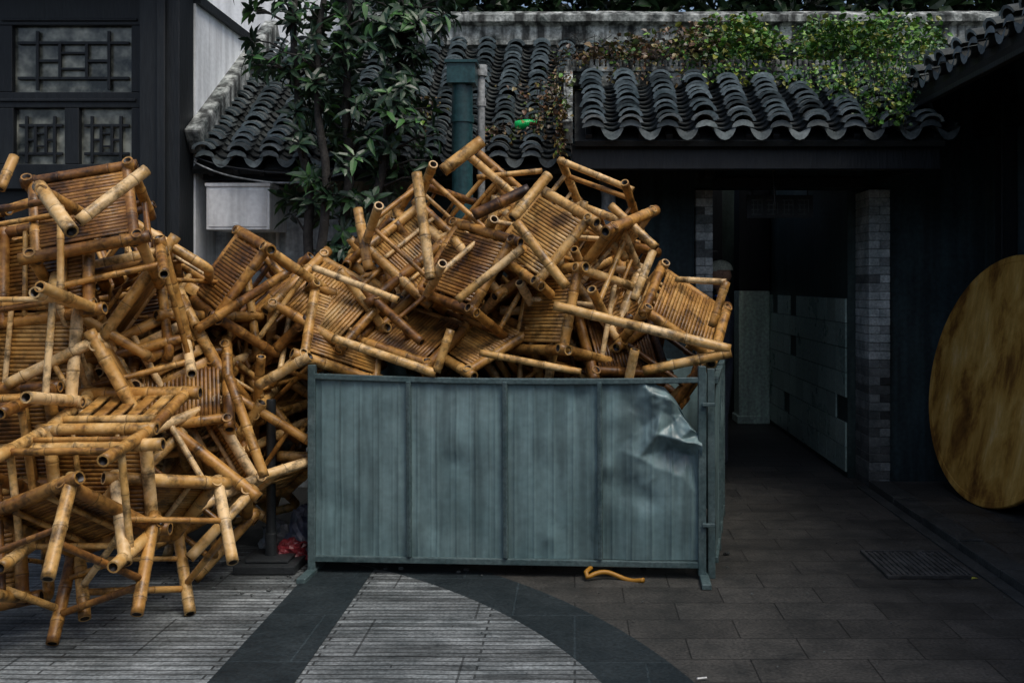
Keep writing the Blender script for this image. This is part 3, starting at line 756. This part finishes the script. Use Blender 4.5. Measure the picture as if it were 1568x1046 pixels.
def crumple0(u,z):
    for f in TF:
        (x1,y1),(x2,y2),(x3,y3)=[TV[k] for k in f[:3]]
        dt=(y2-y3)*(x1-x3)+(x3-x2)*(y1-y3)
        if abs(dt)<1e-9: continue
        a=((y2-y3)*(u-x3)+(x3-x2)*(z-y3))/dt; b=((y3-y1)*(u-x3)+(x1-x3)*(z-y3))/dt; c=1-a-b
        if a>=-1e-4 and b>=-1e-4 and c>=-1e-4:
            k=[CP[OV[q]] for q in f[:3]]
            return [a*k[0][j]+b*k[1][j]+c*k[2][j] for j in (2,3,4)]
    return (0,0,0)
def crumple(u,z):
    if u<-.48 or z<0.42: return None
    s=[0,0,0]; g=0.008
    for du,dz in ((0,0),(g,0),(-g,0),(0,g),(0,-g)):
        r=crumple0(min(0,max(-.46,u+du)),min(1.085,z+dz)) if z+dz>0.44 and u+du>-.46 else (0,0,0)
        for j in range(3): s[j]+=r[j]/5
    return s
def sheet(mb,P,Ud,Nd,w,z0,z1,nx,nz,crump=False):
    idx=[]
    for j in range(nz+1):
        row=[]
        for i in range(nx+1):
            u=w*i/nx; z=z0+(z1-z0)*j/nz
            m=(u%0.107)/0.107
            rib=0.006*max(0,1-abs(m-0.5)/0.07)+0.0035*max(0,1-abs(m-0.2)/0.05)
            off=0.010*noise.noise(Vector((u*3,z*2,1)))+0.005*noise.noise(Vector((u*11,z*6,4)))
            for (du,dz,dr,da) in dents:
                q=((u-du)**2+(z-dz)**2)/(dr*dr)
                if q<6: off+=da*math.exp(-q)
            uu=u;zz=z
            if crump:
                cpr=crumple(u-w,z)
                if cpr:
                    k=abs(cpr[1])+abs(cpr[2]); rib*=max(0.25,1-15*k)
                    rg=1-abs(noise.noise(Vector((u*9,z*9,9))))*3
                    uu=u+cpr[0]; zz=z+cpr[1]; off+=cpr[2]+min(1,k*25)*(0.012*rg+0.006*noise.noise(Vector((u*25,z*25,2))))
            p=P+Ud*uu+Nd*(off+rib); row.append(mb.vert((p.x,p.y,zz)))
        idx.append(row)
    for j in range(nz):
        for i in range(nx): mb.face((idx[j][i],idx[j][i+1],idx[j+1][i+1],idx[j+1][i]))
mb=MB(); sheet(mb,A+nrm*-0.006,U,nrm,W,0.10,1.085,420,160,True)
mb.obj('front_sheet',M_BINSHEET,skip,smooth=True)
mb=MB()
def on(u,z,off=0): p=A+U*u+nrm*off; return Vector((p.x,p.y,z))
def bar(p,q,w,h): mb.beam(p,q,w,h)
for i in range(8):
    u0=W*i/8;u1=W*(i+1)/8; f=lambda q:1.092-0.018*math.sin(math.pi*q/W)-0.012*q/W
    bar(on(u0,f(u0)),on(u1+0.002,f(u1)),0.034,0.030)
bar(on(0,0.088),on(W,0.078),0.034,0.034)
for u in ((630-478)/597*W,(778-478)/597*W,(922-478)/597*W): bar(on(u,0.106,0.016),on(u-0.006,1.066,0.014),0.026,0.024)
for u in (0,W): 
    bar(on(u,0.02),on(u,1.155),0.042,0.042)
bar(on(W+0.055,0.0,-0.03),on(W+0.05,1.14,-0.03),0.04,0.04)
for u in (0.0,W+0.01): 
    a=on(u,0.016,0.20); b=on(u,0.016,-0.25); bar(a,b,0.05,0.028)
for z in (0.3,0.95): bar(on(W+0.0,z,0.03),on(W+0.07,z,0.03),0.02,0.02)
C=Vector((1.0,6.75,0)); Dp=Vector((-1.55,6.85,0))
for P,Q in ((B+Vector((0.08,0.05,0)),C),(A+Vector((0,0.05,0)),Dp),(Dp+Vector((0.03,0.03,0)),C+Vector((-0.03,0.03,0)))):
    for z in (0.09,1.07): bar(P+Vector((0,0,z)),Q+Vector((0,0,z)),0.034,0.034)
    for t in (0.33,0.66,1.0): bar(P.lerp(Q,t)+Vector((0,0,0.03)),P.lerp(Q,t)+Vector((0,0,1.1)),0.034,0.034)
mb.obj('frame',M_BINFR,skip,bevel=0.004)
mb=MB()
for P,Q in ((B+Vector((0.08,0.05,0)),C),(A+Vector((0,0.05,0)),Dp),(Dp,C)):
    Ud=(Q-P).normalized(); sheet(mb,P,Ud,Vector((Ud.y,-Ud.x,0)),(Q-P).length,0.10,1.06,160,20)
mb.obj('side_sheets',M_BINSHEET,skip,smooth=True)

# ------------------------------------------------------------------ small things
mb=MB(); p=at(418,870,5.62)
mb.box((p.x-0.17,5.45,0.008),(p.x+0.17,5.80,0.055)); mb.box((p.x-0.12,5.50,0.056),(p.x+0.12,5.75,0.075)); mb.tube([(p.x-0.01,5.62,0.07),(p.x-0.01,5.62,0.95)],0.026,12); mb.tube([(p.x-0.01,5.62,0.07),(p.x-0.01,5.62,0.2)],0.034,12)
mb.obj('parasol_base',M_METAL,bevel=0.006)
def bag(name,p,s,col,seed):
    mb=MB(); nu,nv=22,14; rows=[]
    for j in range(nv+1):
        th_=math.pi*j/nv; row=[]
        for i in range(nu):
            a=2*math.pi*i/nu; v=Vector((math.sin(th_)*math.cos(a),math.sin(th_)*math.sin(a),math.cos(th_)))
            r=1+0.45*noise.noise(v*2.2+Vector((seed,0,0)))+0.2*noise.noise(v*6+Vector((seed,0,0)))
            q=Vector((v.x*r*s[0],v.y*r*s[1],v.z*r*s[2])); q.z=max(q.z,-s[2]*0.6); row.append(mb.vert(p+q+Vector((0,0,s[2]*0.6))))
        rows.append(row)
    for j in range(nv):
        for i in range(nu): mb.face((rows[j][i],rows[j+1][i],rows[j+1][(i+1)%nu],rows[j][(i+1)%nu]))
    mb.obj(name,mottled(name+'_plastic',tuple(c*0.5 for c in col),col,14,0.35,0.5,20,spec=0.6))
bag('plastic_bag',Vector((-1.63,5.72,0.01)),(0.10,0.09,0.07),(0.25,0.03,0.04),2)
bag('plastic_bag',Vector((-1.56,5.85,0.01)),(0.12,0.10,0.17),(0.07,0.09,0.15),5)
bag('plastic_bag',Vector((-1.75,5.95,0.01)),(0.12,0.10,0.10),(0.20,0.22,0.24),9)
mb=MB(); pts=[]
for i in range(22):
    t=i/21; pts.append(Vector((0.07+0.30*t,5.36+0.05*math.sin(t*3.1)-0.03*t,0.022+0.02*math.sin(t*6))))
pts=[Vector((0.09,5.42,0.06)),Vector((0.06,5.39,0.04))]+pts
mb.tube(pts,0.013,8); m,nt,nd,lk,bs=new_mat('yellow_hose'); bs.inputs['Base Color'].default_value=(0.36,0.17,0.015,1); bs.inputs['Roughness'].default_value=0.5
mb.obj('yellow_hose',m,smooth=True)
mb=MB()
def chip(p,s,rn):
    M=Matrix.Translation(p)@Matrix.Rotation(rn.uniform(0,6.28),4,'Z')@Matrix.Rotation(rn.uniform(-.4,.4),4,'X')
    mb.box((-s*rn.uniform(.5,1),-s*rn.uniform(.3,.8),0),(s*rn.uniform(.5,1),s*rn.uniform(.3,.8),s*rn.uniform(.3,.8)),(rn.uniform(.1,0.5),)*3,M=M)
for i in range(110): chip(Vector((R.uniform(-2.4,0.9),R.uniform(5.5,5.9),0.006)),R.uniform(0.006,0.024),R)
for i in range(60): chip(Vector((R.uniform(-2.3,-1.5),R.uniform(5.0,5.7),0.008)),R.uniform(0.004,0.014),R)
for i in range(110): chip(Vector((R.uniform(-1,2.2),R.uniform(4.0,7.6),0.009)),R.uniform(0.002,0.007),R)
mb.obj('rubble',M_BRICK)
mb=MB()
pc=at(1075,1043,4.01); mb.tube([Vector((pc.x-0.02,4.01,0.012)),Vector((pc.x+0.02,4.02,0.012))],0.004,8,cols=[(1,1,1),(1,1,1)])
mb.obj('cigarette_butt',M_BOX)

# ------------------------------------------------------------------ foliage
def leaf(mb,p,d,n,L,Wd,col,curl=0.15):
    d=d.normalized(); x=d.cross(n)
    if x.length<1e-3: x=d.orthogonal()
    x.normalize(); n=x.cross(d)
    c=[mb.vert(p,col),
       mb.vert(p+d*L*0.35+x*Wd*0.5+n*Wd*0.18,col),mb.vert(p+d*L*0.35-x*Wd*0.5+n*Wd*0.18,col),
       mb.vert(p+d*L*0.72+x*Wd*0.36-n*L*curl*0.3+n*Wd*.1,col),mb.vert(p+d*L*0.72-x*Wd*0.36-n*L*curl*0.3+n*Wd*.1,col),
       mb.vert(p+d*L-n*L*curl,col),mb.vert(p+d*L*0.35,col),mb.vert(p+d*L*0.72-n*L*curl*0.35,col)]
    for f in ((0,1,6),(0,6,2),(1,3,7,6),(6,7,4,2),(3,5,7),(7,5,4)): mb.face([c[k] for k in f])
def upish():
    return Vector((R.uniform(-1,1),R.uniform(-1,1),R.uniform(0.3,1.4))).normalized()
mb=MB(); pl=Vector(((1487-880)/F*5.2,5.2,0.060)); leaf(mb,pl,Vector((1,0.3,0.1)),Vector((0,0,1)),0.05,0.03,(0.35,0.35,0.05)); mb.obj('fallen_leaf',M_LEAF)
tree=empty('loquat_tree')
tb=MB(); lb=MB()
stems=[[(-1.78,6.98,0),(-1.80,6.98,1.2),(-1.88,6.97,2.3),(-1.98,7.0,3.2),(-2.0,7.0,4.4)],
       [(-1.72,7.0,0),(-1.66,7.0,1.4),(-1.60,6.98,2.5),(-1.60,7.0,3.4),(-1.55,7.0,4.5)],
       [(-1.70,7.02,0),(-1.55,7.04,1.6),(-1.36,7.0,2.4),(-1.25,7.0,3.1),(-1.2,7.0,4.2)],
       [(-1.75,6.95,0.2),(-1.78,6.9,1.3),(-1.72,6.85,2.0),(-1.76,6.85,2.9),(-1.7,6.8,3.9)]]
allp=[]
for st in stems:
    pts=[];P=[Vector(q) for q in st]
    for a,b in zip(P,P[1:]):
        for k in range(6):
            q=a.lerp(b,k/6); pts.append(q+Vector((noise.noise(q*2.1),noise.noise(q*2.3+Vector((5,0,0))),0))*0.05)
    pts.append(P[-1]); n=len(pts)
    tb.tube(pts,[0.042*(1-0.75*i/n)+0.006 for i in range(n)],8); allp+= [q for q in pts if q.z>1.2]
def cluster(c,nl,Lm=0.13,tone=1.0):
    base=min(allp,key=lambda q:(q-c).length+abs(q.z-(c.z-0.15))*0.5)
    mid=base.lerp(c,0.55)+Vector((0,0,0.03))
    tb.tube([base,mid,c],[0.010,0.007,0.004],5)
    ax=(c-mid).normalized(); ax=(ax+Vector((0,0,0.5))).normalized(); x=ax.orthogonal().normalized(); y=ax.cross(x)
    a0=R.uniform(0,6.28)
    for k in range(nl):
        a=a0+k*2.4; el=R.uniform(-0.35,0.6)
        d=(x*math.cos(a)+y*math.sin(a))*1.0+ax*el
        g=R.random()
        col=(0.016+0.020*g,0.042+0.038*g,0.022+0.012*g)
        if R.random()<0.16: col=(0.055,0.15,0.035)
        col=tuple(q*tone for q in col)
        leaf(lb,c-ax*R.uniform(0,0.07),d,ax+upish()*0.3,Lm*R.uniform(0.6,1.25),Lm*R.uniform(0.28,0.4),col,R.uniform(0.05,0.35))
regs=[((440,650),(0,90),50),((450,640),(90,200),52),((455,660),(200,300),36),((365,450),(50,130),10),((430,500),(290,330),7),((490,600),(300,390),22),((560,700),(10,70),20),((350,440),(-40,20),10),((600,680),(60,250),15),((420,700),(-120,0),35)]
for (ua,ub),(va,vb_),n in regs:
    for _ in range(n): cluster(at(R.uniform(ua,ub),R.uniform(va,vb_),R.uniform(6.7,7.25)),R.randint(6,10))
tb.obj('branches',M_BARK,tree,smooth=True); lb.obj('leaves',M_LEAF,tree)

vb=MB(); sb=MB()
def mainz(y): return 2.50+(y-7.35)*0.674
def vine_col(u):
    f=min(1,max(0.12,(u-1000)/150))
    f=f+R.uniform(-0.4,0.4)
    if f>0.45:
        return R.choice([(0.06,0.17,0.02),(0.10,0.26,0.025),(0.17,0.32,0.04),(0.03,0.09,0.02),(0.24,0.26,0.035),(0.03,0.10,0.02)])
    return R.choice([(0.14,0.07,0.03),(0.09,0.055,0.03),(0.17,0.11,0.04),(0.06,0.045,0.025),(0.09,0.13,0.03),(0.22,0.17,0.05)])
for _ in range(2250):
    u=R.uniform(850,1440)
    if u<1050 and R.random()<0.45: continue
    y=R.uniform(7.75,9.0); hump=0.16*noise.noise(Vector((u*0.012,y*1.3,0)))+0.06
    ex=min(1,(u-840)/120)
    base=max(mainz(y), 3.30 if (y<8.1) else 0)+0.08
    x=(u-880)/F*y
    if noise.noise(Vector((x*2.0,y*2.5,7)))<(-0.25 if u>1030 else 0.0): continue
    hh=max(0.02,(0.09+hump+0.17*max(0,min(1,(u-1000)/120)))*ex)
    z=base+R.random()*hh
    p=Vector((x,y,z))
    for k in range(8):
        q=p+Vector((R.gauss(0,.05),R.gauss(0,.05),R.gauss(0,.03))); L=R.uniform(0.022,0.068)
        leaf(vb,q,Vector((R.uniform(-1,1),R.uniform(-1,0.6),R.uniform(-.6,.5))),upish(),L,L*R.uniform(.6,.95),vine_col(u))
def tongue(u,v0,v1,y,n,wd=14):
    for k in range(n):
        t=R.random(); q=at(u+R.gauss(0,wd*(1-0.5*t)),v0+(v1-v0)*t,y-0.05*t); L=R.uniform(0.02,0.055)
        leaf(vb,q,Vector((R.uniform(-1,1),R.uniform(-1,0),R.uniform(-1,.2))),upish(),L,L*.75,vine_col(u))
    for k in range(5):
        a=at(u+R.gauss(0,6),v0-5,y+0.02); b=at(u+R.gauss(0,10),v1+R.uniform(0,20),y)
        sb.tube([a,a.lerp(b,.5)+Vector((R.uniform(-.04,.04),-0.02,0)),b],0.003,4)
for (u,a,b,y,n,w) in ((858,110,235,7.0,220,9),(825,125,215,7.5,180,22),(1335,100,190,7.05,240,24),(1375,90,190,6.95,220,18),(1290,90,150,7.3,180,24),(1345,80,130,7.6,150,25),(1400,60,150,7.2,200,22),
                      (960,95,128,7.8,90,34),(1180,95,132,7.75,140,44),(1060,95,128,7.8,110,34),(640,150,210,7.85,160,28),(760,190,225,7.5,90,25),(1240,100,142,7.55,140,28),(1120,95,130,7.75,100,34)):
    tongue(u,a,b,y,n,w)
for _ in range(170):
    u=R.uniform(850,1400); y=R.uniform(7.8,8.9); p=Vector(((u-880)/F*y,y,max(mainz(y),3.25)+0.1)); q=p+Vector((R.uniform(-.3,.3),R.uniform(-.2,.1),R.uniform(0,.24)))
    sb.tube([p,p.lerp(q,.5)+Vector((0,0,.06)),q],0.003,4)
vine=empty('roof_vine'); vb.obj('leaves',M_LEAF,vine); sb.obj('stems',M_BARK,vine)
bb=MB()
for _ in range(7500):
    x=R.uniform(-2.4,6.5); z=3.9+0.9*R.random()+0.8*R.random()**3; y=10.2+R.uniform(-.3,1.1)
    L=R.uniform(0.12,0.24); g=R.uniform(0.4,1.4)
    leaf(bb,Vector((x,y,z)),Vector((R.uniform(-1,1),R.uniform(-1,1),R.uniform(-.8,.6))),upish(),L,L*.55,(0.022*g,0.055*g,0.018*g))
for i in range(6): bb.tube([(-1.5+i*1.3,11,0),(-1.4+i*1.3,11,3),(-1.5+i*1.3+R.uniform(-.4,.4),10.9,5.4)],[0.09,0.07,0.03],8,col=(0.03,0.028,0.025))
bb.obj('background_trees',M_LEAF)

# ------------------------------------------------------------------ person in the passage
per=empty('standing_person')
PX,PY=1.215,8.30
def skin(name,verts,edges,mat,root=0,sub=2):
    me=bpy.data.meshes.new(name); me.from_pydata([v[:3] for v in verts],edges,[]); me.materials.append(mat)
    o=bpy.data.objects.new(name,me); COL.objects.link(o); o.parent=per
    md=o.modifiers.new('s','SKIN'); 
    for i,v in enumerate(verts):
        r=v[3]; r2=v[4] if len(v)>4 else r
        me.skin_vertices[0].data[i].radius=(r,r2); me.skin_vertices[0].data[i].use_root=(i==root)
    sd=o.modifiers.new('d','SUBSURF'); sd.levels=sub; sd.render_levels=sub
    md.use_smooth_shade=True
    return o
mc=mottled('dark_jacket',(0.012,0.018,0.03),(0.025,0.035,0.055),9,0.8,0.3,60)
ms=mottled('skin',(0.40,0.22,0.14),(0.48,0.28,0.19),9,0.55,0.05,60)
mcap=mottled('cap_cloth',(0.50,0.53,0.40),(0.60,0.62,0.50),9,0.85,0.2,80)
mblue=mottled('blue_collar',(0.03,0.14,0.48),(0.05,0.20,0.6),9,0.7,0.2,60)
V=[(0,0,0.93,.12,.14),(0,0,1.12,.11,.14),(0.01,0,1.30,.12,.16),(0.01,0,1.42,.09,.12),(0,0,1.50,.055,.055)]
E=[(0,1),(1,2),(2,3),(3,4)]
for s in (-1,1):
    i=len(V); V+=[(0,s*0.09,0.84,.095,.09),(-0.01,s*0.10,0.48,.062,.062),(0.01,s*0.10,0.10,.045,.045)]; E+=[(0,i),(i,i+1),(i+1,i+2)]
    i=len(V); V+=[(0.01,s*0.18,1.38,.058,.058),(0.02,s*0.22,1.12,.045,.045),(-0.04,s*0.21,0.88,.034,.034)]; E+=[(3,i),(i,i+1),(i+1,i+2)]
V=[(PX+v[0],PY+v[1],v[2]+0.0,*v[3:]) for v in V]
skin('clothed_body',V,E,mc)
V=[(PX,PY,1.49,.048),(PX-0.005,PY,1.57,.045)]; skin('neck',V,[(0,1)],ms,0,1)
V=[(PX,PY,1.475,.075,.075),(PX,PY,1.52,.062,.062)]; skin('collar',V,[(0,1)],mblue,0,1)
mb=MB(); nu,nv=24,18; rows=[]
for j in range(nv+1):
    t=math.pi*j/nv; row=[]
    for i in range(nu):
        a=2*math.pi*i/nu; x=math.sin(t)*math.cos(a); y=math.sin(t)*math.sin(a); z=math.cos(t)
        sx=0.098;sy=0.075;sz=0.12
        if z<0: sy*=1+0.28*z; sx*=(1+0.12*z) if x<0 else (1+0.45*z)
        X=x*sx;Y=y*sy;Z=z*sz
        if x<0:
            X-=0.022*math.exp(-((Y/0.012)**2+((Z+0.012)/0.02)**2)); X-=0.006*math.exp(-((Y/0.022)**2+((Z+0.055)/0.01)**2)); X+=0.007*math.exp(-(((abs(Y)-0.03)/0.014)**2+((Z-0.015)/0.012)**2))
        row.append(mb.vert((PX-0.005+X,PY+Y,1.66+Z)))
    rows.append(row)
for j in range(nv):
    for i in range(nu): mb.face((rows[j][i],rows[j+1][i],rows[j+1][(i+1)%nu],rows[j][(i+1)%nu]))
for s in (-1,1):
    mb.tube([(PX+0.005,PY+s*0.072,1.635),(PX+0.01,PY+s*0.084,1.655),(PX+0.012,PY+s*0.082,1.68),(PX,PY+s*0.074,1.685)],[0.008,0.011,0.011,0.006],8)
mb.obj('head',ms,per,smooth=True)
mb=MB(); rows=[]
for j in range(8):
    t=math.pi/2*j/7; row=[]
    for i in range(24):
        a=2*math.pi*i/24; row.append(mb.vert((PX-0.003+math.sin(t)*math.cos(a)*0.108,PY+math.sin(t)*math.sin(a)*0.088,1.715+math.cos(t)*0.085)))
    rows.append(row)
for j in range(7):
    for i in range(24): mb.face((rows[j][i],rows[j+1][i],rows[j+1][(i+1)%24],rows[j][(i+1)%24]))
br0=[mb.vert((PX-0.003-0.10*math.cos(a),PY+0.085*math.sin(a),1.72)) for a in [-1.2+0.2*k for k in range(13)]]
br1=[mb.vert((PX-0.003-0.10*math.cos(a)-0.075*math.cos(a*1.2)**2,PY+0.085*math.sin(a),1.705)) for a in [-1.2+0.2*k for k in range(13)]]
for k in range(12): mb.face((br0[k],br0[k+1],br1[k+1],br1[k]))
mb.obj('cap',mcap,per,smooth=True)
for s in (-1,1):
    hx,hy,hz=PX-0.05,PY+s*0.21,0.84
    V=[(hx,hy,hz+0.03,.026,.02),(hx-0.005,hy,hz-0.02,.034,.018),(hx-0.01,hy,hz-0.05,.034,.016)]; E=[(0,1),(1,2)]
    for k,l in enumerate((0.065,0.075,0.07,0.055)):
        ox=-0.03+0.02*k; i=len(V); V+=[(hx+ox,hy,hz-0.06,.009),(hx+ox-0.006,hy-s*0.004,hz-0.06-l*0.55,.0085),(hx+ox-0.002,hy-s*0.015,hz-0.06-l,.007)]; E+=[(2,i),(i,i+1),(i+1,i+2)]
    i=len(V); V+=[(hx-0.04,hy-s*0.005,hz-0.02,.010),(hx-0.055,hy-s*0.01,hz-0.055,.008)]; E+=[(1,i),(i,i+1)]
    skin('hand',V,E,ms,0,1)
    V=[(PX+0.03,PY+s*0.10,0.045,.042,.04),(PX-0.06,PY+s*0.10,0.04,.042,.036),(PX-0.16,PY+s*0.105,0.032,.038,.028)]; skin('shoe',V,[(0,1),(1,2)],M_METAL,1,1)

# ------------------------------------------------------------------ light, sky, camera
w=bpy.data.worlds.new('World'); S.world=w; w.use_nodes=True
nt=w.node_tree; bg=nt.nodes['Background']; sky=nt.nodes.new('ShaderNodeTexSky'); sky.sky_type='NISHITA'; sky.sun_disc=False
sky.sun_elevation=math.radians(60); sky.sun_rotation=math.radians(138); sky.dust_density=4.0; sky.ozone_density=1.0
nt.links.new(sky.outputs[0],bg.inputs[0]); bg.inputs[1].default_value=0.14
sun=bpy.data.lights.new('sun','SUN'); sun.energy=1.5; sun.angle=math.radians(25); sun.color=(1,0.96,0.9)
so=bpy.data.objects.new('sun',sun); COL.objects.link(so)
el=math.radians(60); az=math.radians(138)
dirv=Vector((math.sin(az)*math.cos(el),math.cos(az)*math.cos(el),math.sin(el)))
so.rotation_euler=dirv.to_track_quat('Z','Y').to_euler(); so.location=dirv*20
cam=bpy.data.cameras.new('camera'); co=bpy.data.objects.new('camera',cam); COL.objects.link(co); S.camera=co
co.location=(0,0,CAMH); co.rotation_euler=(math.radians(90),0,0)
cam.sensor_width=36; cam.lens=35; cam.shift_x=-96/1568; cam.shift_y=-88/1568; cam.clip_end=500; cam.clip_start=0.05
S.view_settings.view_transform='Standard'; S.view_settings.look='None'; S.view_settings.exposure=0
print('objects',len(bpy.data.objects))
